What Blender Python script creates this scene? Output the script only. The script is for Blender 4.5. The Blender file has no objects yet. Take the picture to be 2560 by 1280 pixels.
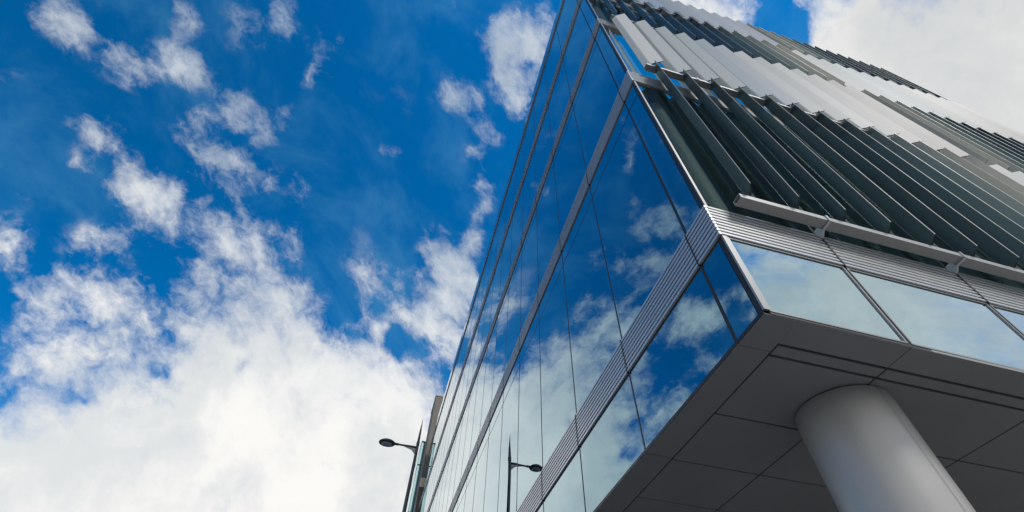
import bpy, bmesh, math, random
from mathutils import Vector, Matrix
random.seed(7)
scene = bpy.context.scene
col = scene.collection

# ------------------------------------------------------------------ scale
S, Z0 = 0.9, 3.9            # metres per survey unit, height of the soffit


def W(x, y, z):
    return Vector((S * x, S * y, S * z + Z0))


# ------------------------------------------------------------------ camera
RIGHT = Vector((0.96563937, -0.25821398, 0.02943034))
DOWN = Vector((0.22197138, 0.76056134, -0.61014356))
FWD = Vector((0.13516402, 0.59571133, 0.79174408))
FOC = 1159.705 / 2560.0
cam_data = bpy.data.cameras.new("camera")
cam = bpy.data.objects.new("camera", cam_data)
col.objects.link(cam)
cam_data.sensor_width = 36.0
cam_data.lens = 36.0 * FOC
cam_data.clip_start = 0.05
cam_data.clip_end = 3000.0
_m = Matrix((RIGHT, -DOWN, -FWD)).transposed().to_4x4()
_m.translation = W(-2.39607, -1.91062, -2.5494)
cam.matrix_world = _m
scene.camera = cam

# ------------------------------------------------------------------ sky and sun
SUN = Vector((0.42, -0.66, 0.88)).normalized()
sun_el = math.asin(SUN.z)
sun_rot = math.atan2(SUN.x, SUN.y)
ld = bpy.data.lights.new("sun", 'SUN')
ld.energy = 1.75
ld.angle = math.radians(12.0)
ld.color = (1.0, 0.955, 0.89)
sun = bpy.data.objects.new("sun", ld)
col.objects.link(sun)
sun.location = (0, -20, 40)
sun.rotation_euler = SUN.to_track_quat('Z', 'Y').to_euler()

scene.view_settings.view_transform = 'Standard'
scene.view_settings.look = 'None'
scene.view_settings.exposure = 0.0
scene.view_settings.gamma = 1.0
scene.cycles.max_bounces = 10
scene.cycles.glossy_bounces = 6
scene.cycles.sample_clamp_indirect = 1.0
scene.cycles.transparent_max_bounces = 12


def sky_dir(u, v):
    """direction in the sky dome of a cloud (u, v in the survey of the sky)"""
    k = 1159.705
    return (RIGHT * ((u - 1280) / k) + DOWN * ((v - 640) / k) + FWD).normalized()


# cloud masses: position, size, weight
CLOUDS = [
    # upper left patches
    (150, 20, 75, .6), (190, 45, 60, .6), (215, 50, 35, .3), (180, 95, 40, .4), (265, 60, 30, .25),
    (445, 35, 42, .42), (465, 65, 42, .48), (500, 90, 25, .28), (310, 140, 60, .45), (360, 150, 55, .45), (420, 140, 40, .32),
    (455, 155, 50, .5), (490, 185, 42, .5), (520, 195, 25, .38), (400, 205, 40, .25), (600, 45, 50, .35), (690, 60, 50, .5),
    (705, 25, 40, .35), (610, 110, 50, .28), (640, 120, 22, .3), (140, 290, 40, .2), (20, 190, 40, .2), (45, 490, 40, .2),
    # middle drifts
    (230, 310, 55, .44), (270, 320, 50, .42), (300, 350, 50, .4), (200, 385, 35, .38), (220, 410, 28, .32), (320, 380, 35, .3),
    (330, 450, 60, .48), (390, 450, 60, .56), (360, 510, 65, .58), (420, 500, 55, .54), (410, 560, 45, .52), (440, 470, 35, .4),
    (415, 590, 26, .38), (300, 470, 40, .3), (540, 290, 50, .36), (590, 290, 50, .5), (640, 300, 50, .5), (690, 320, 45, .5),
    (600, 260, 50, .3), (560, 230, 40, .2), (500, 300, 40, .3), (460, 340, 40, .32), (520, 350, 60, .5), (540, 390, 50, .5),
    (640, 390, 50, .4), (660, 430, 50, .4), (700, 460, 30, .36), (740, 480, 28, .5), (610, 400, 40, .32), (560, 450, 55, .44),
    (600, 480, 45, .44), (500, 410, 50, .36), (500, 545, 50, .5), (560, 560, 60, .6), (610, 590, 50, .5), (480, 610, 60, .56),
    (550, 630, 70, .6), (630, 630, 50, .45), (700, 560, 40, .4), (720, 610, 45, .38), (750, 660, 40, .34), (10, 590, 60, .55),
    (20, 640, 50, .5), (90, 610, 22, .2), (250, 590, 70, .28), (290, 600, 50, .28),
    (790, 105, 50, .3), (825, 120, 35, .42), (850, 140, 20, .4), (790, 165, 28, .4), (775, 200, 22, .35), (840, 190, 22, .3),
    (735, 285, 30, .26), (960, 385, 27, .45), (985, 382, 16, .3), (805, 400, 25, .2), (1000, 240, 40, .16), (900, 240, 40, .14),
    # beside the roof edge
    (1230, 95, 45, .6), (1275, 70, 50, .62), (1310, 100, 60, .64), (1340, 110, 50, .6), (1370, 60, 40, .7), (1270, 150, 55, .62),
    (1240, 190, 35, .42), (1300, 190, 60, .58), (1290, 240, 45, .62), (1310, 265, 30, .5), (1205, 100, 20, .4), (1350, 170, 40, .5),
    (1120, 230, 35, .42), (1150, 245, 35, .42), (1185, 250, 30, .46), (1200, 290, 30, .46), (1215, 320, 28, .46), (1235, 350, 25, .36),
    (1165, 385, 30, .42), (1200, 380, 25, .36), (1210, 430, 18, .3), (1210, 490, 35, .5), (1195, 545, 22, .4), (1230, 520, 20, .3),
    (1130, 8, 12, .4), (1090, 600, 40, .6), (1110, 640, 50, .6), (1150, 630, 45, .5), (1195, 605, 25, .6), (1100, 700, 70, .66),
    (1150, 690, 60, .62), (1080, 770, 55, .66), (1140, 770, 70, .66), (1040, 800, 45, .6), (1100, 840, 55, .56), (1150, 840, 40, .5),
    (1180, 720, 50, .5), (960, 720, 55, .42), (1000, 740, 40, .4), (910, 780, 45, .38), (960, 800, 50, .4), (930, 840, 45, .33),
    (920, 680, 45, .26), (890, 640, 70, .2), (1130, 905, 35, .45), (1100, 925, 40, .38),
    # broken cloud over the low bank
    (150, 700, 90, .42), (300, 720, 110, .6), (400, 760, 60, .5), (200, 760, 90, .5), (350, 820, 80, .62), (80, 720, 70, .4),
    (60, 800, 80, .36), (150, 880, 100, .46), (260, 900, 80, .5), (60, 900, 90, .4), (350, 930, 90, .52), (100, 980, 110, .46),
    (240, 980, 70, .38), (440, 700, 60, .42), (620, 760, 100, .6), (550, 720, 80, .55), (680, 700, 60, .42), (720, 760, 80, .56), (600, 850, 120, .76),
    (750, 860, 110, .76), (850, 920, 100, .7), (950, 960, 90, .7), (700, 960, 150, .9), (520, 930, 100, .7), (480, 840, 70, .5),
    (1020, 1020, 90, .8), (900, 1050, 160, 1.0), (600, 1080, 200, 1.1), (350, 1080, 160, .85), (150, 1110, 170, .85), (30, 1130, 150, .85),
    (250, 1330, 340, 1.4), (700, 1290, 340, 1.4), (1000, 1270, 260, 1.3), (0, 1330, 250, 1.3),
    # right-hand cloud
    (2000, 10, 35, .55), (1970, 10, 30, .6), (2030, 20, 40, .6), (2060, 60, 50, .7), (2030, 90, 35, .6), (2010, 70, 20, .45),
    (2150, 60, 100, .9), (2120, 120, 80, .9), (2300, 120, 250, 1.5), (2560, 300, 300, 1.5), (2700, 100, 300, 1.4), (1850, 15, 60, .55), (1790, 10, 50, .5),
    (1740, 5, 60, .55), (1700, 10, 50, .5), (1830, 40, 40, .5), (1770, 30, 40, .4), (1800, 60, 30, .35), (1650, -30, 70, .5), (1600, -50, 70, .5),
    # blue gaps
    (385, 745, 25, -.45), (410, 790, 25, -.45), (435, 830, 22, -.45), (445, 855, 18, -.4), (170, 800, 45, -.3), (220, 830, 35, -.4),
    (270, 860, 30, -.3), (400, 920, 22, -.45), (180, 990, 35, -.45), (215, 1005, 25, -.4), (390, 1005, 22, -.5), (60, 940, 40, -.35),
    (20, 900, 30, -.3), (20, 980, 25, -.3), (620, 925, 15, -.4), (15, 720, 30, -.5), (50, 740, 35, -.4), (100, 660, 60, -.4),
    (230, 650, 40, -.3), (420, 660, 45, -.6), (830, 800, 40, -.5), (1010, 860, 35, -.5), (1325, 168, 24, -.35), (1950, 70, 60, -.5),
    (590, 335, 20, -.35), (610, 335, 16, -.3), (480, 480, 22, -.3), (560, 505, 22, -.3), (700, 400, 25, -.25), (870, 860, 30, -.3),
]


def build_world():
    w = bpy.data.worlds.new("World")
    scene.world = w
    w.use_nodes = True
    nt = w.node_tree
    nt.nodes.clear()
    N, L = nt.nodes, nt.links

    def math_(op, a, b=None, c=None, clamp=False):
        n = N.new('ShaderNodeMath')
        n.operation = op
        n.use_clamp = clamp
        for i, v in enumerate((a, b, c)):
            if v is None:
                continue
            if isinstance(v, (int, float)):
                n.inputs[i].default_value = v
            else:
                L.new(v, n.inputs[i])
        return n.outputs[0]

    def vmath(op, a, b=None):
        n = N.new('ShaderNodeVectorMath')
        n.operation = op
        for i, v in enumerate((a, b)):
            if v is None:
                continue
            if isinstance(v, (tuple, Vector)):
                n.inputs[i].default_value = v
            else:
                L.new(v, n.inputs[i])
        return n

    def smooth(v, a, b, lo=0.0, hi=1.0):
        n = N.new('ShaderNodeMapRange')
        n.interpolation_type = 'SMOOTHSTEP'
        L.new(v, n.inputs[0])
        for i, x in enumerate((a, b, lo, hi)):
            n.inputs[i + 1].default_value = x
        return n.outputs[0]

    def noise(vec, scale, detail, rough, distort=0.0):
        n = N.new('ShaderNodeTexNoise')
        n.noise_dimensions = '3D'
        L.new(vec, n.inputs['Vector'])
        n.inputs['Scale'].default_value = scale
        n.inputs['Detail'].default_value = detail
        n.inputs['Roughness'].default_value = rough
        n.inputs['Distortion'].default_value = distort
        return n

    def mixc(f, a, b, mode='MIX'):
        n = N.new('ShaderNodeMix')
        n.data_type = 'RGBA'
        n.blend_type = mode
        for sock, v in ((n.inputs[0], f), (n.inputs[6], a), (n.inputs[7], b)):
            if isinstance(v, (int, float)):
                sock.default_value = v
            elif isinstance(v, tuple):
                sock.default_value = (*v, 1)
            else:
                L.new(v, sock)
        return n.outputs[2]

    tc = N.new('ShaderNodeTexCoord')
    d = vmath('NORMALIZE', tc.outputs['Generated']).outputs[0]
    # streaked coordinates, clouds drawn out along one wind direction
    wind = tuple((RIGHT * .50 + DOWN * .87).normalized())
    along = vmath('DOT_PRODUCT', d, wind).outputs['Value']
    sw = N.new('ShaderNodeVectorMath')
    sw.operation = 'SCALE'
    sw.inputs[0].default_value = wind
    L.new(math_('MULTIPLY', along, -.36), sw.inputs['Scale'])
    ds = vmath('MULTIPLY', vmath('ADD', d, sw.outputs[0]).outputs[0], (1.2, 1.2, 1.2)).outputs[0]
    n1 = noise(ds, 7.0, 4, .55)
    wv = vmath('SUBTRACT', n1.outputs['Color'], (.5, .5, .5)).outputs[0]
    sc = N.new('ShaderNodeVectorMath')
    sc.operation = 'SCALE'
    L.new(wv, sc.inputs[0])
    sc.inputs['Scale'].default_value = 0.06
    n1b = noise(ds, 26.0, 3, .6)
    wv2 = vmath('SUBTRACT', n1b.outputs['Color'], (.5, .5, .5)).outputs[0]
    sc2 = N.new('ShaderNodeVectorMath')
    sc2.operation = 'SCALE'
    L.new(wv2, sc2.inputs[0])
    sc2.inputs['Scale'].default_value = 0.03
    dw = vmath('ADD', vmath('ADD', d, sc.outputs[0]).outputs[0], sc2.outputs[0]).outputs[0]

    total = None
    for u, v, r, a in CLOUDS:
        c = sky_dir(u, v)
        rad = 1.75 * r / 1159.7 * (FWD.dot(c)) ** 1.5
        ds_ = vmath('DISTANCE', dw, tuple(c)).outputs['Value']
        b = smooth(ds_, rad, 0.0, 0.0, a * (.55 if (a < 0 and u < 480 and v > 650) else 1.0 if (a < 0 or u > 1190) else .88 if (u < 480 and 650 < v < 1150) else .92 if u > 1030 else .86 if v < 1000 else 1.0))
        if total is None:
            total = b
        else:           # overlapping clouds pile up less than fully
            keep = math_('MULTIPLY_ADD', b, -.55 if a > 0 else .3, 1.0)
            total = math_('MULTIPLY_ADD', total, keep, b)
    # the rest of the sky: broken cloud, closing up behind and low down
    ang = vmath('DOT_PRODUCT', d, tuple(FWD)).outputs['Value']
    beyond = smooth(ang, .56, .34)
    nb = noise(d, 2.6, 6, .55)
    backd = vmath('DOT_PRODUCT', d, (0.30, -0.85, 0.42)).outputs['Value']
    back = smooth(backd, .05, .7, 0.0, .86)
    lowd = N.new('ShaderNodeSeparateXYZ')
    L.new(d, lowd.inputs[0])
    low = smooth(lowd.outputs['Z'], .5, .05, 0.0, .7)
    rest = math_('ADD', math_('ADD', math_('MULTIPLY', math_('SUBTRACT', nb.outputs[0], .42), 3.0), back), low)
    total = math_('ADD', total, math_('MULTIPLY', beyond, rest))
    # ragged detail
    f1 = noise(dw, 9.0, 12, .62)
    f2 = noise(vmath('ADD', ds, sc2.outputs[0]).outputs[0], 22.0, 10, .64, .15)
    frag = math_('ADD', math_('MULTIPLY', math_('SUBTRACT', f1.outputs[0], .51), F1),
                 math_('MULTIPLY', math_('SUBTRACT', f2.outputs[0], .5), F2))
    calm = math_('MULTIPLY', math_('SUBTRACT', 1.0, math_('MULTIPLY', smooth(total, .55, 1.25), .42)), math_('SUBTRACT', 1.0, math_('MULTIPLY', beyond, .45)))
    frag = math_('MULTIPLY', frag, calm)
    s = math_('ADD', total, frag)
    dens = smooth(s, D0, D1)
    dens = math_('MULTIPLY', dens, smooth(total, .0, .34))
    vn = noise(ds, 5.0, 8, .62, .4)
    veil = math_('MULTIPLY', smooth(vn.outputs[0], .42, .78), .24)
    thin = math_('SUBTRACT', 1.0, math_('MULTIPLY', dens, 2.2), None, True)
    thin = math_('MULTIPLY', thin, veil)
    # cloud colour: sunlit tops, greyer bellies, brighter towards the low bank
    g = noise(dw, 6.0, 10, .6)
    shade = smooth(g.outputs[0], .35, .65)
    elev = smooth(lowd.outputs['Z'], .97, .45)
    right = smooth(vmath('DOT_PRODUCT', d, (1, 0, 0)).outputs['Value'], -.06, .22)
    elev = math_('MAXIMUM', elev, right)
    ccol = mixc(shade, (7.5, 7.75, 7.85), (9.7, 9.6, 9.3))
    ccol = mixc(elev, mixc(1.0, ccol, (.60, .69, .79), 'MULTIPLY'), ccol)
    greyr = math_('MULTIPLY', smooth(vmath('DOT_PRODUCT', d, tuple(sky_dir(2600, 150))).outputs['Value'], .93, .995), .5)
    ccol = mixc(greyr, ccol, (5.6, 5.75, 5.85))

    sky = N.new('ShaderNodeTexSky')
    sky.sky_type = 'NISHITA'
    sky.sun_disc = False
    sky.sun_elevation = sun_el
    sky.sun_rotation = sun_rot
    sky.air_density = 1.0
    sky.dust_density = 0.2
    sky.ozone_density = 4.0
    dens = math_('MULTIPLY', dens, math_('ADD', math_('MULTIPLY', elev, .22), .78))
    blue = mixc(1.0, sky.outputs[0], SKY_TINT, 'MULTIPLY')
    fade = smooth(vmath('DOT_PRODUCT', d, (1, .15, 0)).outputs['Value'], -.75, .05, .76, 1.0)
    fv = N.new('ShaderNodeVectorMath')
    fv.operation = 'SCALE'
    L.new(blue, fv.inputs[0])
    L.new(fade, fv.inputs['Scale'])
    blue = fv.outputs[0]
    blue = mixc(math_('MULTIPLY', thin, 1.0), blue, (1.6, 4.6, 6.8))
    blue = mixc(smooth(lowd.outputs['Z'], .34, .0, 0.0, .92), blue, (5.2, 6.2, 7.0))
    colr = mixc(dens, blue, ccol)
    bg = N.new('ShaderNodeBackground')
    bg.inputs['Strength'].default_value = 0.1
    L.new(colr, bg.inputs['Color'])
    out = N.new('ShaderNodeOutputWorld')
    L.new(bg.outputs[0], out.inputs['Surface'])


F1, F2, D0, D1 = 2.0, 2.7, .08, 1.42
SKY_TINT = (.006, 1.09, 1.69)
build_world()

# ------------------------------------------------------------------ materials


def new_mat(name):
    m = bpy.data.materials.new(name)
    m.use_nodes = True
    nt = m.node_tree
    return m, nt, nt.nodes['Principled BSDF']


def surf(name, colr, rough=.5, metal=0.0, var=.08, scale=6.0, bump=0.0, bscale=80.0, stretch=(1, 1, 1), rvar=.08, spec=.5):
    """solid material with uneven tone, roughness and a little grain"""
    m, nt, p = new_mat(name)
    N, L = nt.nodes, nt.links
    tc = N.new('ShaderNodeTexCoord')
    mp = N.new('ShaderNodeMapping')
    mp.inputs['Scale'].default_value = stretch
    L.new(tc.outputs['Object'], mp.inputs[0])
    n = N.new('ShaderNodeTexNoise')
    n.inputs['Scale'].default_value = scale
    n.inputs['Detail'].default_value = 6
    n.inputs['Roughness'].default_value = .6
    L.new(mp.outputs[0], n.inputs['Vector'])
    r = N.new('ShaderNodeMapRange')
    L.new(n.outputs[0], r.inputs[0])
    r.inputs[1].default_value, r.inputs[2].default_value = .3, .7
    r.inputs[3].default_value, r.inputs[4].default_value = 1 - var, 1 + var
    mx = N.new('ShaderNodeVectorMath')
    mx.operation = 'SCALE'
    mx.inputs[0].default_value = colr
    L.new(r.outputs[0], mx.inputs['Scale'])
    L.new(mx.outputs[0], p.inputs['Base Color'])
    r2 = N.new('ShaderNodeMapRange')
    L.new(n.outputs[0], r2.inputs[0])
    r2.inputs[1].default_value, r2.inputs[2].default_value = .3, .7
    r2.inputs[3].default_value, r2.inputs[4].default_value = max(0.02, rough - rvar), rough + rvar
    L.new(r2.outputs[0], p.inputs['Roughness'])
    p.inputs['Metallic'].default_value = metal
    p.inputs['Specular IOR Level'].default_value = spec
    if bump:
        b = N.new('ShaderNodeTexNoise')
        b.inputs['Scale'].default_value = bscale
        b.inputs['Detail'].default_value = 4
        L.new(mp.outputs[0], b.inputs['Vector'])
        bp = N.new('ShaderNodeBump')
        bp.inputs['Strength'].default_value = bump
        bp.inputs['Distance'].default_value = .01
        L.new(b.outputs[0], bp.inputs['Height'])
        L.new(bp.outputs[0], p.inputs['Normal'])
    return m


def glass_mat(name, refl, see, base_r, ior_pow=4.0, warp=.0030, tilt=.007):
    """coated glazing: mirror layer over tinted see-through glass, each pane hung a hair differently"""
    m = bpy.data.materials.new(name)
    m.use_nodes = True
    nt = m.node_tree
    nt.nodes.clear()
    N, L = nt.nodes, nt.links
    geo = N.new('ShaderNodeNewGeometry')
    oi = N.new('ShaderNodeObjectInfo')
    wn = N.new('ShaderNodeTexWhiteNoise')
    wn.noise_dimensions = '1D'
    L.new(oi.outputs['Random'], wn.inputs['W'])
    nz = N.new('ShaderNodeTexNoise')
    nz.inputs['Scale'].default_value = .55
    nz.inputs['Detail'].default_value = 1.5
    L.new(geo.outputs['Position'], nz.inputs['Vector'])

    def off(src, k):
        a = N.new('ShaderNodeVectorMath')
        a.operation = 'SUBTRACT'
        L.new(src, a.inputs[0])
        a.inputs[1].default_value = (.5, .5, .5)
        b = N.new('ShaderNodeVectorMath')
        b.operation = 'SCALE'
        L.new(a.outputs[0], b.inputs[0])
        b.inputs['Scale'].default_value = k
        return b.outputs[0]
    add = N.new('ShaderNodeVectorMath')
    L.new(geo.outputs['Normal'], add.inputs[0])
    L.new(off(wn.outputs['Color'], tilt), add.inputs[1])
    add2 = N.new('ShaderNodeVectorMath')
    L.new(add.outputs[0], add2.inputs[0])
    L.new(off(nz.outputs['Color'], warp * 4), add2.inputs[1])
    nm = N.new('ShaderNodeVectorMath')
    nm.operation = 'NORMALIZE'
    L.new(add2.outputs[0], nm.inputs[0])
    gl = N.new('ShaderNodeBsdfGlossy')
    gl.inputs['Roughness'].default_value = 0.0
    L.new(nm.outputs[0], gl.inputs['Normal'])
    tr = N.new('ShaderNodeBsdfTransparent')
    tr.inputs['Color'].default_value = (*see, 1)
    lw = N.new('ShaderNodeLayerWeight')
    lw.inputs['Blend'].default_value = .5
    pw = N.new('ShaderNodeMath')
    pw.operation = 'POWER'
    L.new(lw.outputs['Facing'], pw.inputs[0])
    pw.inputs[1].default_value = ior_pow
    mr = N.new('ShaderNodeMapRange')
    L.new(pw.outputs[0], mr.inputs[0])
    mr.inputs[3].default_value = base_r
    mr.inputs[4].default_value = 1.0
    tint = N.new('ShaderNodeMix')
    tint.data_type = 'RGBA'
    tint.inputs[6].default_value = (*refl, 1)
    tint.inputs[7].default_value = (1, 1, 1, 1)
    L.new(pw.outputs[0], tint.inputs[0])
    L.new(tint.outputs[2], gl.inputs['Color'])
    mix = N.new('ShaderNodeMixShader')
    L.new(mr.outputs[0], mix.inputs[0])
    L.new(tr.outputs[0], mix.inputs[1])
    L.new(gl.outputs[0], mix.inputs[2])
    out = N.new('ShaderNodeOutputMaterial')
    L.new(mix.outputs[0], out.inputs[0])
    return m


M = {}
M['glass'] = glass_mat('blue_coated_glass', (.46, .74, .85), (.13, .21, .25), .51, 3.0)
M['glass_side'] = glass_mat('green_coated_glass', (.60, .84, .92), (.30, .38, .37), .54, 3.0)
M['glass_louvre'] = glass_mat('clear_green_glass', (.62, .80, .78), (.80, .93, .88), .42, 3.0)
M['slat'] = surf('slat_aluminium', (.70, .71, .72), .30, .5, .03, .8, 0, rvar=.02)
M['blade'] = surf('blade_coating', (1, 1, 1), .52, .0, .05, 2.0, .0, 60, (1, 1, .08), .05, .20)
_nt = M['blade'].node_tree
_oi = _nt.nodes.new('ShaderNodeObjectInfo')
_mx = _nt.nodes.new('ShaderNodeMix')
_mx.data_type = 'RGBA'
_mx.blend_type = 'MULTIPLY'
_mx.inputs[0].default_value = 1
_p = _nt.nodes['Principled BSDF']
_nt.links.new(_p.inputs['Base Color'].links[0].from_socket, _mx.inputs[6])
_nt.links.new(_oi.outputs['Color'], _mx.inputs[7])
_nt.links.new(_mx.outputs[2], _p.inputs['Base Color'])
# object alpha carries the gloss of the coat: 0 = satin dark coat, 1 = matt light coat
for _sock, _a, _b in (('Roughness', .27, .52), ('Specular IOR Level', .55, .20), ('Metallic', .25, 0.0)):
    _r = _nt.nodes.new('ShaderNodeMapRange')
    _r.inputs[3].default_value, _r.inputs[4].default_value = _a, _b
    _nt.links.new(_oi.outputs['Alpha'], _r.inputs[0])
    _nt.links.new(_r.outputs[0], _p.inputs[_sock])
M['cap'] = surf('blade_cap', (.07, .07, .072), .6, 0, .06, 5.0)
M['edge'] = surf('blade_edge', (.29, .30, .30), .45, .2, .04, 3.0)
M['rail'] = surf('rail_steel', (.45, .44, .425), .45, .15, .08, 9.0)
M['frame'] = surf('frame_aluminium', (.36, .36, .355), .42, .25, .06, 6.0)
M['post'] = surf('corner_post_bronze', (.16, .155, .15), .4, .3, .06, 6.0)
M['dark'] = surf('black_gasket', (.018, .018, .020), .45, 0, .1, 8.0)
M['soffit'] = surf('soffit_panel', (.365, .363, .358), .5, .1, .07, 1.1, .02, 150)
M['column'] = surf('column_cladding', (.47, .465, .45), .42, .40, .05, 1.3, .015, 120, (1, 1, .3))
M['inside'] = surf('interior_plaster', (.30, .32, .31), .8, 0, .08, 2.0)
M['inside_white'] = surf('interior_column_white', (.60, .62, .61), .7, 0, .04, 2.0)
M['floor'] = surf('interior_slab', (.13, .135, .135), .7, 0, .1, 2.0)
M['concrete'] = surf('concrete', (.21, .20, .175), .85, 0, .16, .7, .25, 25)
M['brown'] = surf('brown_cladding', (.115, .10, .085), .6, 0, .12, .9)
M['teal'] = glass_mat('teal_glass', (.62, .92, .94), (.5, .8, .8), .72, 3.0)
M['lamp'] = surf('lamp_paint', (.075, .075, .085), .4, .3, .15, 10.0)
M['lens'] = surf('lamp_lens', (.78, .80, .80), .25, 0, .08, 12.0)
M['lens_in'] = surf('lamp_reflector', (.7, .7, .7), .3, .6, .1, 30.0)
M['white'] = surf('sign_white', (.75, .75, .73), .5, 0, .04, 4.0)
M['yellow'] = surf('sign_yellow', (.70, .64, .30), .5, 0, .06, 4.0)
M['roof'] = surf('roof_membrane', (.25, .25, .25), .9, 0, .15, .6)
M['asphalt'] = surf('asphalt', (.055, .055, .057), .9, 0, .25, 1.5, .5, 120)
M['paving'] = surf('paving', (.21, .205, .195), .85, 0, .18, 1.0, .3, 60)
M['kerb'] = surf('kerb_stone', (.36, .35, .33), .8, 0, .12, 2.0)
M['paint'] = surf('road_paint', (.75, .75, .72), .7, 0, .1, 5.0)

# ------------------------------------------------------------------ mesh helpers


def add_box(bm, a, b):
    x0, x1 = sorted((a[0], b[0]))
    y0, y1 = sorted((a[1], b[1]))
    z0, z1 = sorted((a[2], b[2]))
    v = [bm.verts.new(p) for p in ((x0, y0, z0), (x1, y0, z0), (x1, y1, z0), (x0, y1, z0),
                                   (x0, y0, z1), (x1, y0, z1), (x1, y1, z1), (x0, y1, z1))]
    for f in ((3, 2, 1, 0), (4, 5, 6, 7), (0, 1, 5, 4), (1, 2, 6, 5), (2, 3, 7, 6), (3, 0, 4, 7)):
        bm.faces.new([v[i] for i in f])


def add_pane(bm, axis, a0, a1, z0, z1, t=.015):
    """front face and four edges of a pane, survey units; axis 'y' lies along y at x=0, axis 'x' along x at y=0"""
    q = [(a0, z0), (a1, z0), (a1, z1), (a0, z1)]
    P = (lambda a, z, d: (S * d, S * a, S * z)) if axis == 'y' else (lambda a, z, d: (S * a, S * d, S * z))
    f = [bm.verts.new(P(a, z, 0)) for a, z in q]
    b = [bm.verts.new(P(a, z, t)) for a, z in q]
    order = (lambda v: v[::-1]) if axis == 'y' else (lambda v: v)
    bm.faces.new(order(f))
    for i in range(4):
        k = (i + 1) % 4
        bm.faces.new(order([f[i], b[i], b[k], f[k]]))


def add_prism(bm, pts, lo, hi, axis=2):
    """outline pts (2-D, counter-clockwise) pushed from lo to hi along an axis"""
    def P(p, h):
        if axis == 2:
            return (p[0], p[1], h)
        if axis == 0:
            return (h, p[0], p[1])
        return (p[0], h, p[1])
    a = [bm.verts.new(P(p, lo)) for p in pts]
    b = [bm.verts.new(P(p, hi)) for p in pts]
    n = len(pts)
    bm.faces.new(a[::-1])
    bm.faces.new(b)
    for i in range(n):
        bm.faces.new((a[i], a[(i + 1) % n], b[(i + 1) % n], b[i]))
    bmesh.ops.recalc_face_normals(bm, faces=bm.faces[:])


def add_lathe(bm, prof, n=32, c=(0, 0), squash=(1, 1)):
    rings = []
    for r, z in prof:
        rings.append([bm.verts.new((c[0] + squash[0] * r * math.cos(2 * math.pi * i / n),
                                    c[1] + squash[1] * r * math.sin(2 * math.pi * i / n), z)) for i in range(n)])
    for a, b in zip(rings, rings[1:]):
        for i in range(n):
            bm.faces.new((a[i], a[(i + 1) % n], b[(i + 1) % n], b[i]))
    bm.faces.new(rings[0][::-1])
    bm.faces.new(rings[-1])


def link(name, me, mat=None, parent=None, loc=(0, 0, 0)):
    o = bpy.data.objects.new(name, me)
    col.objects.link(o)
    if mat is not None and not me.materials:
        me.materials.append(mat)
    if parent is not None:
        o.parent = parent
    o.location = loc
    return o


def mesh(name, bm, smooth=False, bevel=0.0):
    if bevel:
        bmesh.ops.bevel(bm, geom=bm.edges[:], offset=bevel, segments=1, affect='EDGES')
    me = bpy.data.meshes.new(name)
    bm.to_mesh(me)
    bm.free()
    if smooth:
        for p in me.polygons:
            p.use_smooth = True
        me.set_sharp_from_angle(angle=math.radians(35))
    return me


def tag(o, label=None, cat=None, group=None, kind=None):
    for k, v in (('label', label), ('category', cat), ('group', group), ('kind', kind)):
        if v:
            o[k] = v
    return o


def thing(name, label, cat, loc=(0, 0, 0), group=None):
    o = bpy.data.objects.new(name, None)
    o.empty_display_size = .3
    col.objects.link(o)
    o.location = loc
    return tag(o, label, cat, group)


# ------------------------------------------------------------------ ground
def build_ground():
    bm = bmesh.new()
    add_box(bm, (-900, -900, -1.0), (900, 900, 0.0))
    o = link('road', mesh('road', bm), M['asphalt'])
    tag(o, kind='structure')
    bm = bmesh.new()
    add_box(bm, (-3.2, -3.4, -.5), (40, 60, .13))
    tag(link('pavement', mesh('pavement', bm), M['paving']), kind='structure')
    bm = bmesh.new()
    add_box(bm, (-3.38, -3.58, -.5), (-3.205, 60, .135))
    add_box(bm, (-3.2, -3.58, -.5), (40, -3.405, .135))
    tag(link('kerb', mesh('kerb', bm), M['kerb']), kind='structure')
    bm = bmesh.new()
    for k in range(14):
        add_box(bm, (-6.6, -12 + 6 * k, 0.0), (-6.48, -9 + 6 * k, .004))
    tag(link('road_marking', mesh('road_marking', bm), M['paint']), kind='structure')


build_ground()

# ------------------------------------------------------------------ the office building (survey units, corner at 0,0)
BANDS = [(1.0, 1.517), (5.56, 6.12), (10.17, 10.76), (14.72, 15.43), (19.67, 20.14)]
ROOF = 21.36
YEND, XEND = 38.95, 14.78
MY = [0.365 + 1.703 * i for i in range(23)]       # mullions of the long street front
MX = [1.306 + 1.665 * i for i in range(9)]        # mullions of the louvred front
TRANSOM = [None, 5.08, 9.73, 14.44, 19.2, None]
SK = 0.004                                       # the louvred front is a touch out of square

bld = thing('office_building',
            'angular glass office block with grey louvre blades over one front, raised on a round column',
            'building', (0, 0, Z0))


def U(v):
    return S * v


def ubox(bm, x0, y0, z0, x1, y1, z1):
    add_box(bm, (S * x0, S * y0, S * z0), (S * x1, S * y1, S * z1))


side = bpy.data.objects.new('louvred_front', None)      # frame of the louvred front
col.objects.link(side)
side.parent = bld
side.rotation_euler = (0, 0, SK)

rows = []
zb = 0.035
for i, (a, b) in enumerate(BANDS):
    rows.append((zb, a, TRANSOM[i]))
    zb = b
rows.append((zb, ROOF - .012, None))

# windows --------------------------------------------------------------
cache = {}


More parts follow.
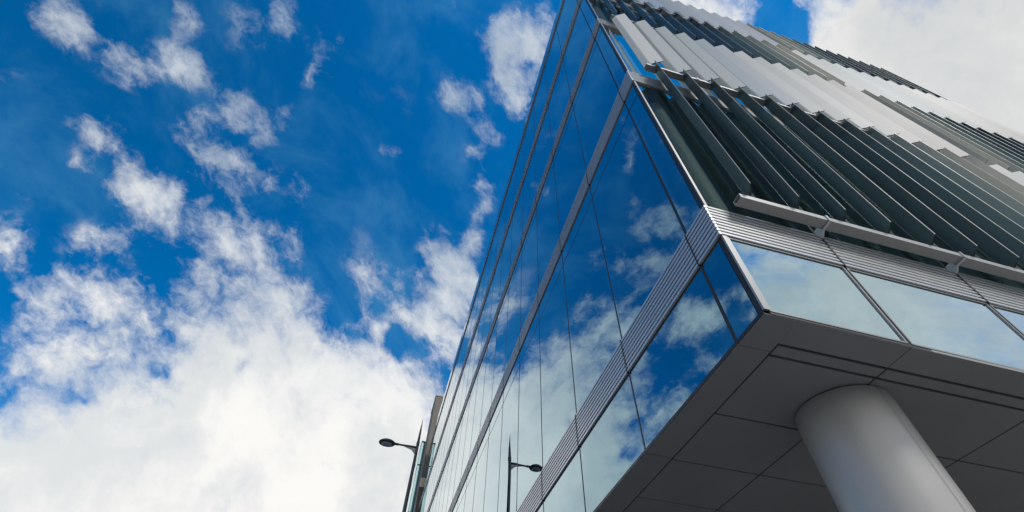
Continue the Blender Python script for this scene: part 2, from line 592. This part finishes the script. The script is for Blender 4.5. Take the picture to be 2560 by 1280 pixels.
def window_mesh(width, h, tr, axis, low=False):
    """one bay of one storey: vision pane (and a strip above the transom), 14 mm thick"""
    key = (round(width, 3), round(h, 3), round(tr or 0, 3), axis, low)
    if key in cache:
        return cache[key]
    bm = bmesh.new()
    g = .008
    spans = [(g, h - g)] if not tr else [(g, tr - .012), (tr + .012, h - g)]
    for z0, z1 in spans:
        add_pane(bm, axis, g, width - g, z0, z1)
    me = mesh('window', bm)
    me.materials.append(M['glass'] if axis == 'y' else M['glass_side' if low else 'glass_louvre'])
    cache[key] = me
    return me


cells = []
ys = [0.0] + MY + [YEND]
for r, (z0, z1, tr) in enumerate(rows):
    for y0, y1 in zip(ys, ys[1:]):
        yy0 = y0 + (.05 if y0 == 0 else .0)
        cells.append(('y', yy0, y1, z0, z1, tr, (yy0 + 3) * 1.0 + z0 * .45))
xs = [0.0] + MX + [XEND]
for r, (z0, z1, tr) in enumerate(rows):
    for x0, x1 in zip(xs, xs[1:]):
        xx0 = x0 + (.05 if x0 == 0 else 0)
        cells.append(('x', xx0, x1, z0, z1, None, (xx0 + 2) * 1.3 + z0 * .9))
cells.sort(key=lambda c: c[-1])
rest = bmesh.new()
restx = bmesh.new()
for n, (ax, a, b, z0, z1, tr, _) in enumerate(cells):
    if n < 100:
        me = window_mesh(b - a, z1 - z0, (tr - z0) if tr else None, ax, z0 < .5)
        if ax == 'y':
            o = link('window', me, None, bld, (0, U(a), U(z0)))
        else:
            o = link('window', me, None, bld, (0, 0, 0))
            o.location = (U(a) * math.cos(SK), U(a) * math.sin(SK), U(z0))
            o.rotation_euler = (0, 0, SK)
    else:
        t = rest if ax == 'y' else restx
        g = .008
        for q0, q1 in ([(z0 + g, z1 - g)] if not tr else [(z0 + g, tr - .012), (tr + .012, z1 - g)]):
            add_pane(t, ax, a + g, b - g, q0, q1)
o = link('window', mesh('far_windows', rest), M['glass'], bld)
tag(o, kind='stuff')
if len(restx.verts):
    o = link('window', mesh('far_windows_side', restx), M['glass_louvre'], bld)
    o.rotation_euler = (0, 0, SK)
    tag(o, kind='stuff')
else:
    restx.free()

# mullions and transoms -------------------------------------------------
for i, y in enumerate(MY):
    bm = bmesh.new()
    w = .017 if i == 0 else .011
    ubox(bm, -.004, y - w, .03, .07, y + w, ROOF - .06)
    link('mullion', mesh('mullion', bm), M['dark'], bld)
for i, x in enumerate(MX):
    bm = bmesh.new()
    ubox(bm, x - .016, -.004, .03, x + .016, .07, ROOF - .06)
    o = link('mullion', mesh('mullion', bm), M['dark'], bld)
    o.rotation_euler = (0, 0, SK)
for t in TRANSOM:
    if t:
        bm = bmesh.new()
        ubox(bm, -.002, .05, t - .012, .05, YEND, t + .012)
        link('transom', mesh('transom', bm), M['dark'], bld)
# slim light frames round the lower panes of the louvred front
for x0, x1 in list(zip(xs, xs[1:]))[:9]:
    bm = bmesh.new()
    a0 = x0 + (.055 if x0 == 0 else .016)
    b0 = x1 - .016
    z0, z1 = .03, 1.0
    f = .016
    ubox(bm, a0, -.012, z0, a0 + f, .0, z1)
    ubox(bm, b0 - f, -.012, z0, b0, .0, z1)
    ubox(bm, a0 + f, -.0105, z1 - f, b0 - f, .0, z1)
    ubox(bm, a0 + f, -.0105, z0, b0 - f, .0, z0 + f)
    o = link('window_frame', mesh('window_frame', bm), M['frame'], bld)
    o.rotation_euler = (0, 0, SK)

# corner post: dark return on the street front, bright one on the louvred front
for r, (z0, z1, tr) in enumerate(rows):
    bm = bmesh.new()
    ubox(bm, -.003, .003, z0, .045, .05, z1)
    link('corner_post', mesh('corner_post', bm), M['dark'], bld)
    bm = bmesh.new()
    ubox(bm, .0, -.018, z0, .05 if r == 0 else .03, .002, z1)
    link('corner_trim', mesh('corner_trim', bm), M['frame'] if r == 0 else M['post'], bld)

# slatted spandrel bands -------------------------------------------------
for z0, z1 in BANDS:
    n = 9
    p = (z1 - z0) / n
    bm = bmesh.new()
    for k in range(n):
        a = z0 + p * (k + .15)
        b = z0 + p * (k + .85)
        # each slat is a small angled blade
        add_prism(bm, [(U(.0), U(a)), (U(-.026), U(a + .003)), (U(-.022), U(b)), (U(.0), U(b))], U(-.022), U(YEND), 1)
    link('slatted_band', mesh('slatted_band', bm), M['slat'], bld)
    bm = bmesh.new()
    ubox(bm, 0.001, .002, z0, .06, YEND, z1)
    link('band_backing', mesh('band_backing', bm), M['dark'], bld)
    bm = bmesh.new()
    for k in range(n):
        a = z0 + p * (k + .15)
        b = z0 + p * (k + .85)
        add_prism(bm, [(U(.0), U(a)), (U(-.026), U(a + .003)), (U(-.022), U(b)), (U(.0), U(b))], U(.001), U(XEND), 0)
    o = link('slatted_band', mesh('slatted_band_side', bm), M['slat'], bld)
    o.rotation_euler = (0, 0, SK)
    bm = bmesh.new()
    ubox(bm, .061, .001, z0, XEND, .06, z1)
    o = link('band_backing', mesh('band_backing_side', bm), M['dark'], bld)
    o.rotation_euler = (0, 0, SK)
    bm = bmesh.new()
    ubox(bm, -.029, -.006, z0, 0, .006, z1)
    me = mesh('band_joint', bm)
    for y in MY:
        link('band_joint', me, M['dark'], bld, (0, U(y), 0))
    bm = bmesh.new()
    ubox(bm, -.01, -.029, z0, .01, 0, z1)
    me = mesh('band_joint_side', bm)
    for x in MX:
        o = link('band_joint', me, M['dark'], bld, (U(x), U(x) * SK, 0))

# bottom edge trim, roof edge ---------------------------------------------
bm = bmesh.new()
ubox(bm, -.006, .0, .004, .05, YEND, .034)
link('bottom_trim', mesh('bottom_trim', bm), M['dark'], bld)
bm = bmesh.new()
ubox(bm, .051, -.006, .004, XEND, .05, .034)
o = link('bottom_trim', mesh('bottom_trim_side', bm), M['dark'], bld)
o.rotation_euler = (0, 0, SK)
bm = bmesh.new()
ubox(bm, .0, .0, ROOF - .008, .3, YEND, ROOF)
ubox(bm, .301, .0, ROOF - .0075, XEND, .3, ROOF - .001)
link('roof_edge', mesh('roof_edge', bm), M['slat'], bld)
bm = bmesh.new()
ubox(bm, .1, .1, 20.3, XEND - .05, YEND - .05, 20.5)
link('roof', mesh('roof', bm), M['roof'], bld)
# plain end walls at the back and the far right
bm = bmesh.new()
ubox(bm, .02, YEND, 0.0, XEND, YEND + .12, ROOF)
ubox(bm, XEND, .15, 0.0, XEND + .12, YEND + .12, ROOF - .002)
link('end_wall', mesh('end_wall', bm), M['brown'], bld)

# inside: slabs, core, columns ----------------------------------------------
for i, (z0, z1) in enumerate(BANDS):
    bm = bmesh.new()
    ubox(bm, .12, .12, z0 + .02, XEND - .05, YEND - .05, z1 - .05)
    link('floor_slab', mesh('floor_slab', bm), M['floor'], bld)
bm = bmesh.new()
ubox(bm, 4.5, 5.0, .1, XEND - 3, YEND - 4, 20.2)
link('core_wall', mesh('core_wall', bm), M['inside'], bld)
for (x, y) in ((.55, .42), (1.0, 7.9), (1.0, 14.8), (7.9, 1.0)):
    bm = bmesh.new()
    for (z0, z1, tr) in rows[:5]:
        rc = .2 if x < .8 else .28
        add_lathe(bm, [(U(rc), U(z0 + .02)), (U(rc), U(z1))], 24, (U(x), U(y)))
    link('inner_column', mesh('inner_column', bm, True), M['inside_white'], bld)

# soffit -------------------------------------------------------------------
gx = [.302] + [1.315 + 1.665 * i for i in range(9)]
gy = [.405, 1.25] + [2.10 + .855 * i for i in range(43)]
h = .013
bm = bmesh.new()
ubox(bm, 0.0, 0.0, 0.0, .292, YEND, .03)                       # street-side border
ubox(bm, .2925, 0.0, 0.0005, XEND, .262, .03)                   # louvre-side border
for x0, x1 in zip(gx, gx[1:]):
    ubox(bm, x0 + h * .6, .262 + 2 * h, 0.0, x1 - h, .405 - h, .03)
for x0, x1 in zip(gx, gx[1:]):
    for y0, y1 in zip(gy, gy[1:]):
        if y1 < YEND:
            ubox(bm, x0 + h * .6, y0 + h, 0.0, x1 - h, y1 - h * .6, .03)
link('soffit', mesh('soffit', bm, bevel=.0015), M['soffit'], bld)
bm = bmesh.new()
ubox(bm, .05, .05, .055, XEND, YEND, .09)
link('soffit_void', mesh('soffit_void', bm), M['dark'], bld)
# hairline joints of the border
bm = bmesh.new()
for x in MX:
    ubox(bm, x - .0015, .004, -.0012, x + .0015, .26, .0002)
for y in MY:
    ubox(bm, .004, y - .0015, -.0012, .29, y + .0015, .0002)
link('border_joint', mesh('border_joint', bm), M['dark'], bld)
# recessed lobby below
bm = bmesh.new()
ubox(bm, 6.0, 6.0, -4.3, XEND - .3, YEND - .5, -.01)
link('lobby_wall', mesh('lobby_wall', bm), M['brown'], bld)

# column ---------------------------------------------------------------------
CX, CY, CR = 1.362, .885, .402
bm = bmesh.new()
add_lathe(bm, [(U(CR), -3.78), (U(CR), U(-.012))], 96)
c_ob = link('column', mesh('column', bm, True), M['column'], bld, (U(CX), U(CY), 0))
bm = bmesh.new()
add_lathe(bm, [(U(CR - .012), U(-.012)), (U(CR - .012), U(.02))], 64)
link('collar', mesh('collar', bm, True), M['dark'], c_ob)
bm = bmesh.new()
for ang in (-88, 92):
    a = math.radians(ang)
    for da in (-.012, .012):
        c_, s_ = math.cos(a + da), math.sin(a + da)
        v = []
        for zz in (-3.77, U(-.013)):
            for q in (-.0022, .0022):
                cc, ss = math.cos(a + da + q), math.sin(a + da + q)
                v.append(bm.verts.new((U(CR + .0012) * cc, U(CR + .0012) * ss, zz)))
        bm.faces.new((v[0], v[1], v[3], v[2]))
link('seam', mesh('seam', bm), M['post'], c_ob)

# louvre screens ---------------------------------------------------------------
RP = [(.090, -.100), (-.012, -.0375), (-.104, .018), (-.116, .033), (-.166, .121)]   # open blade, plan


def blade_outline(rot):
    """thin aerofoil with a fold, tapering to its outer edge"""
    th = [.0045, .009, .0115, .0115, .005]
    L_, R_ = [], []
    n = len(RP)
    for i, p in enumerate(RP):
        a = Vector(RP[max(0, i - 1)])
        b = Vector(RP[min(n - 1, i + 1)])
        t = (b - a).normalized()
        nn = Vector((-t.y, t.x))
        L_.append(Vector(p) + nn * th[i])
        R_.append(Vector(p) - nn * th[i])
    pts = L_ + R_[::-1]
    c, s = math.cos(rot), math.sin(rot)
    return [(S * (c * p.x - s * p.y), S * (s * p.x + c * p.y)) for p in pts]


LEV = [(1.68, 6.19), (6.285, 10.635), (10.73, 15.04), (15.13, 19.25)]
RAILS = [(1.53, 1.6), (6.2, 6.275), (10.645, 10.72), (15.05, 15.12)]
PX, PITCH, NB = .50, .555, 26
PIV_Y = -.215
OPEN, SHUT = 0.0, math.radians(-91)
bmeshes = {}
for lv, (z0, z1) in enumerate(LEV):
    for st in (0, 1):
        bm = bmesh.new()
        add_prism(bm, blade_outline(OPEN if st else SHUT), U(z0), U(z1), 2)
        me = mesh('louvre_blade', bm)
        me.materials.append(M['blade'])
        me.materials.append(M['edge'])
        me.materials.append(M['cap'])
        tipr = max(math.hypot(v.co.x, v.co.y) for v in me.vertices)
        for p in me.polygons:
            if len(p.vertices) > 4:
                p.material_index = 2
            elif len(p.vertices) == 4 and all(math.hypot(me.vertices[i].co.x - me.vertices[p.vertices[0]].co.x,
                                                       me.vertices[i].co.y - me.vertices[p.vertices[0]].co.y) < .0125 for i in p.vertices):
                p.material_index = 1
        bmeshes[lv, st] = me


def blade_colour(lv, k, openst):
    """coats run from near-black blue through grey-green and tan to off-white where the pattern flips"""
    if openst:
        ramp = [(.66, .66, .63), (.60, .62, .60), (.53, .57, .55), (.54, .575, .56), (.47, .52, .56), (.53, .56, .575),
                (.60, .60, .58), (.55, .56, .55), (.64, .63, .60), (.58, .58, .56), (.63, .61, .58), (.56, .55, .53), (.60, .585, .56)]
        c = [min(.80, v * 1.16) for v in ramp[k % 13]]
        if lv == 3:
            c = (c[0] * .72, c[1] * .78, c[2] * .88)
    else:
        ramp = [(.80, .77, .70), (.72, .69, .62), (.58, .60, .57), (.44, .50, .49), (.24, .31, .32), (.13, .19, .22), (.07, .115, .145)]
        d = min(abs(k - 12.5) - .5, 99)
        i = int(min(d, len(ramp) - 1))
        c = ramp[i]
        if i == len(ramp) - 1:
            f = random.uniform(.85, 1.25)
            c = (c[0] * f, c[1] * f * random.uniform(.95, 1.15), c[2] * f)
    g = random.uniform(.90, 1.08)
    return (c[0] * g, c[1] * g, c[2] * g * random.uniform(.98, 1.02), 1 if openst else .0 if abs(k - 12.5) > 4 else .6)


def to_side(x, y):
    c, s = math.cos(SK), math.sin(SK)
    return (U(c * x - s * y), U(s * x + c * y))


for lv, (z0, z1) in enumerate(RAILS):
    # hollow rail with an open end
    bm = bmesh.new()
    x0, x1 = .30, PX + PITCH * NB
    w = .009
    ubox(bm, x0, -.2, z0, x1, -.2 + w, z1)
    ubox(bm, x0, -.09 - w, z0, x1, -.09, z1)
    ubox(bm, x0 + .0004, -.2 + w, z0 + .0006, x1, -.09 - w, z0 + w)
    ubox(bm, x0 + .0004, -.2 + w, z1 - w, x1, -.09 - w, z1 - .0006)
    scr = link('louvre_screen', mesh('louvre_screen', bm), M['rail'], bld)
    scr.rotation_euler = (0, 0, SK)
    for x in MX[:8]:
        bm = bmesh.new()
        pts = [(.0, z0 - .09), (.0, z0 + .05), (-.05, z1 - .01), (-.085, z1 - .01), (-.085, z0 - .004), (-.203, z0 - .004),
               (-.203, z1 + .012), (-.213, z1 + .012), (-.213, z0 - .016), (-.115, z0 - .018), (-.085, z0 - .03), (-.05, z0 - .07)]
        add_prism(bm, [(U(a), U(b)) for a, b in pts], U(x - .012), U(x + .012), 0)
        link('bracket', mesh('bracket', bm), M['slat'], scr)
    if lv == 0:
        bm = bmesh.new()
        for k in range(NB):
            xx = PX + PITCH * k
            add_prism(bm, [(U(xx - .02), U(-.15)), (U(xx - .01), U(-.2)), (U(xx + .03), U(-.12))], U(z1), U(LEV[0][0] + .05), 2)
        link('hanger', mesh('hanger', bm), M['rail'], scr)
    else:
        bm = bmesh.new()
        for k in range(NB):
            xx = PX + PITCH * k
            ubox(bm, xx - .022, -.225, z0 - .012, xx + .022, -.2005, z1 + .012)
        link('hanger', mesh('hanger', bm), M['rail'], scr)
    for k in range(NB):
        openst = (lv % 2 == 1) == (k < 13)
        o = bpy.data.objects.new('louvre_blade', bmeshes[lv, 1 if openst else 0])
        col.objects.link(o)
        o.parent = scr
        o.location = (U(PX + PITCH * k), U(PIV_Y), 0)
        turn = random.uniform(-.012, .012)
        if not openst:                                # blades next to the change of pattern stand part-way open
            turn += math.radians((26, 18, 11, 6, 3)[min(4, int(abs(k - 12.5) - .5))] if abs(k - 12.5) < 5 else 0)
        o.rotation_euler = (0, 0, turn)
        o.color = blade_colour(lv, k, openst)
bpy.data.objects.remove(side)

# ------------------------------------------------------------------ neighbouring building beyond the end of the street front
nb = thing('concrete_building', 'plain grey concrete building with a small sign, just beyond the glass office block', 'building', W(-.27, 40, 0) - Vector((0, 0, Z0)))
nb.location.z = 0.0


def nbox(bm, x0, y0, z0, x1, y1, z1):
    o = nb.location
    a, b = W(x0, y0, z0) - o, W(x1, y1, z1) - o
    add_box(bm, a, b)


G0 = -Z0 / S
bm = bmesh.new()
nbox(bm, -.27, 40, 17.0, 12, 43.4, 26.6)
link('wall', mesh('concrete_wall', bm, bevel=.02), M['concrete'], nb)
bm = bmesh.new()
nbox(bm, -.25, 40.03, G0, 12, 43.4, 16.99)
link('lower_wall', mesh('lower_wall', bm), M['brown'], nb)
bm = bmesh.new()
nbox(bm, -.31, 39.96, 26.6, 12, 43.44, 26.72)
link('coping', mesh('coping', bm), M['frame'], nb)
bm = bmesh.new()
nbox(bm, -.25, 39.93, 17.15, .3, 39.99, 17.95)
sg = link('sign', mesh('sign', bm), M['white'], nb)
bm = bmesh.new()
nbox(bm, -.13, 39.915, 17.22, .3, 39.93, 17.88)
link('sign_panel', mesh('sign_panel', bm), M['yellow'], sg)

gb = thing('glass_bay', 'narrow teal glass bay with dark frames, standing behind the street lamp pole', 'building', W(-.66, 43.5, 0))
gb.location.z = 0


def gbox(bm, x0, y0, z0, x1, y1, z1):
    o = gb.location
    add_box(bm, W(x0, y0, z0) - o, W(x1, y1, z1) - o)


zlev = [G0, -1, 3.5, 8, 12.3, 16.4, 20.9, 23.35]
for a, b in zip(zlev, zlev[1:]):
    bm = bmesh.new()
    gbox(bm, -.645, 43.5, a + .06, -.29, 43.52, b - .06)
    gbox(bm, -.66, 43.6, a + .06, -.645, 49.0, b - .06)
    link('window', mesh('bay_window', bm), M['teal'], gb)
bm = bmesh.new()
gbox(bm, -.67, 43.48, G0, -.64, 43.6, 23.4)
gbox(bm, -.30, 43.48, G0, -.27, 43.6, 23.4)
for z in zlev[1:-1]:
    gbox(bm, -.64, 43.485, z - .06, -.30, 43.6, z + .06)
    gbox(bm, -.668, 43.6, z - .06, -.60, 49.0, z + .06)
gbox(bm, -.672, 43.47, 23.28, -.26, 49.0, 23.42)
link('frame', mesh('bay_frame', bm), M['dark'], gb)
bm = bmesh.new()
gbox(bm, -.5, 43.75, G0, 6, 49.0, 23.2)
link('wall', mesh('bay_wall', bm), M['inside'], gb)

# ------------------------------------------------------------------ street lamp
base = W(-1.865, 15.45, 0)
base.z = .13
lamp = thing('street_lamp', 'dark grey street lamp with spiked pole top and oval lantern on one arm', 'street lamp', base)
zj = W(0, 0, 7.19).z - .13
zt = W(0, 0, 8.36).z - .13
bm = bmesh.new()
add_lathe(bm, [(.17, 0), (.17, .03), (.10, .05), (.095, 1.2), (.078, 1.25), (.066, zj - 3.2), (.048, zj - .1), (.047, zj)], 16)
link('pole', mesh('pole', bm, True), M['lamp'], lamp)
bm = bmesh.new()
add_lathe(bm, [(.052, zj - .03), (.056, zj), (.056, zj + .1), (.050, zj + .12)], 16)
link('collar', mesh('collar', bm, True), M['lamp'], lamp)
bm = bmesh.new()
add_lathe(bm, [(.046, zj + .12), (.036, zj + .45), (.003, zt - zj + zj)], 12)
link('spike', mesh('spike', bm, True), M['lamp'], lamp)
bm = bmesh.new()
# arm: round bar tapering outwards
xa = U(-2.72 + 1.865) - .06
prev = None
for k in range(9):
    t = k / 8
    x = -.03 + (xa + .03) * t
    z = zj - .10 + .0 * t
    r = .040 - .012 * t
    ring = [bm.verts.new((x, r * math.cos(a * math.pi / 6), z + r * math.sin(a * math.pi / 6))) for a in range(12)]
    if prev:
        for i in range(12):
            bm.faces.new((prev[i], prev[(i + 1) % 12], ring[(i + 1) % 12], ring[i]))
    prev = ring
link('arm', mesh('arm', bm, True), M['lamp'], lamp)
bm = bmesh.new()
add_prism(bm, [(-.03, zj - .12), (-.045, zj - .36), (-.18, zj - .22), (-.5, zj - .125)], -.008, .008, 1)
link('gusset', mesh('gusset', bm), M['frame'], lamp)
# lantern
hx = U(-3.03 + 1.865)
hz = zj - .10
bm = bmesh.new()
add_lathe(bm, [(.20, -.055), (.262, -.05), (.285, -.025), (.28, .01), (.22, .055), (.12, .085), (.03, .095)], 40, (0, 0), (1.0, .78))
head = link('lantern', mesh('lantern', bm, True), M['lamp'], lamp, (hx, 0, hz))
bm = bmesh.new()
add_lathe(bm, [(.06, -.085), (.15, -.075), (.198, -.056), (.20, -.05)], 32, (0, 0), (1.0, .76))
link('lens', mesh('lens', bm, True), M['lens'], head)
bm = bmesh.new()
add_box(bm, (-.11, -.075, -.092), (.09, .075, -.086))
link('lamp_reflector', mesh('lamp_reflector', bm, bevel=.002), M['lens_in'], head)
bm = bmesh.new()
add_box(bm, (.24, -.045, -.03), (.40, .045, .03))
link('neck', mesh('neck', bm, bevel=.012), M['lamp'], head)
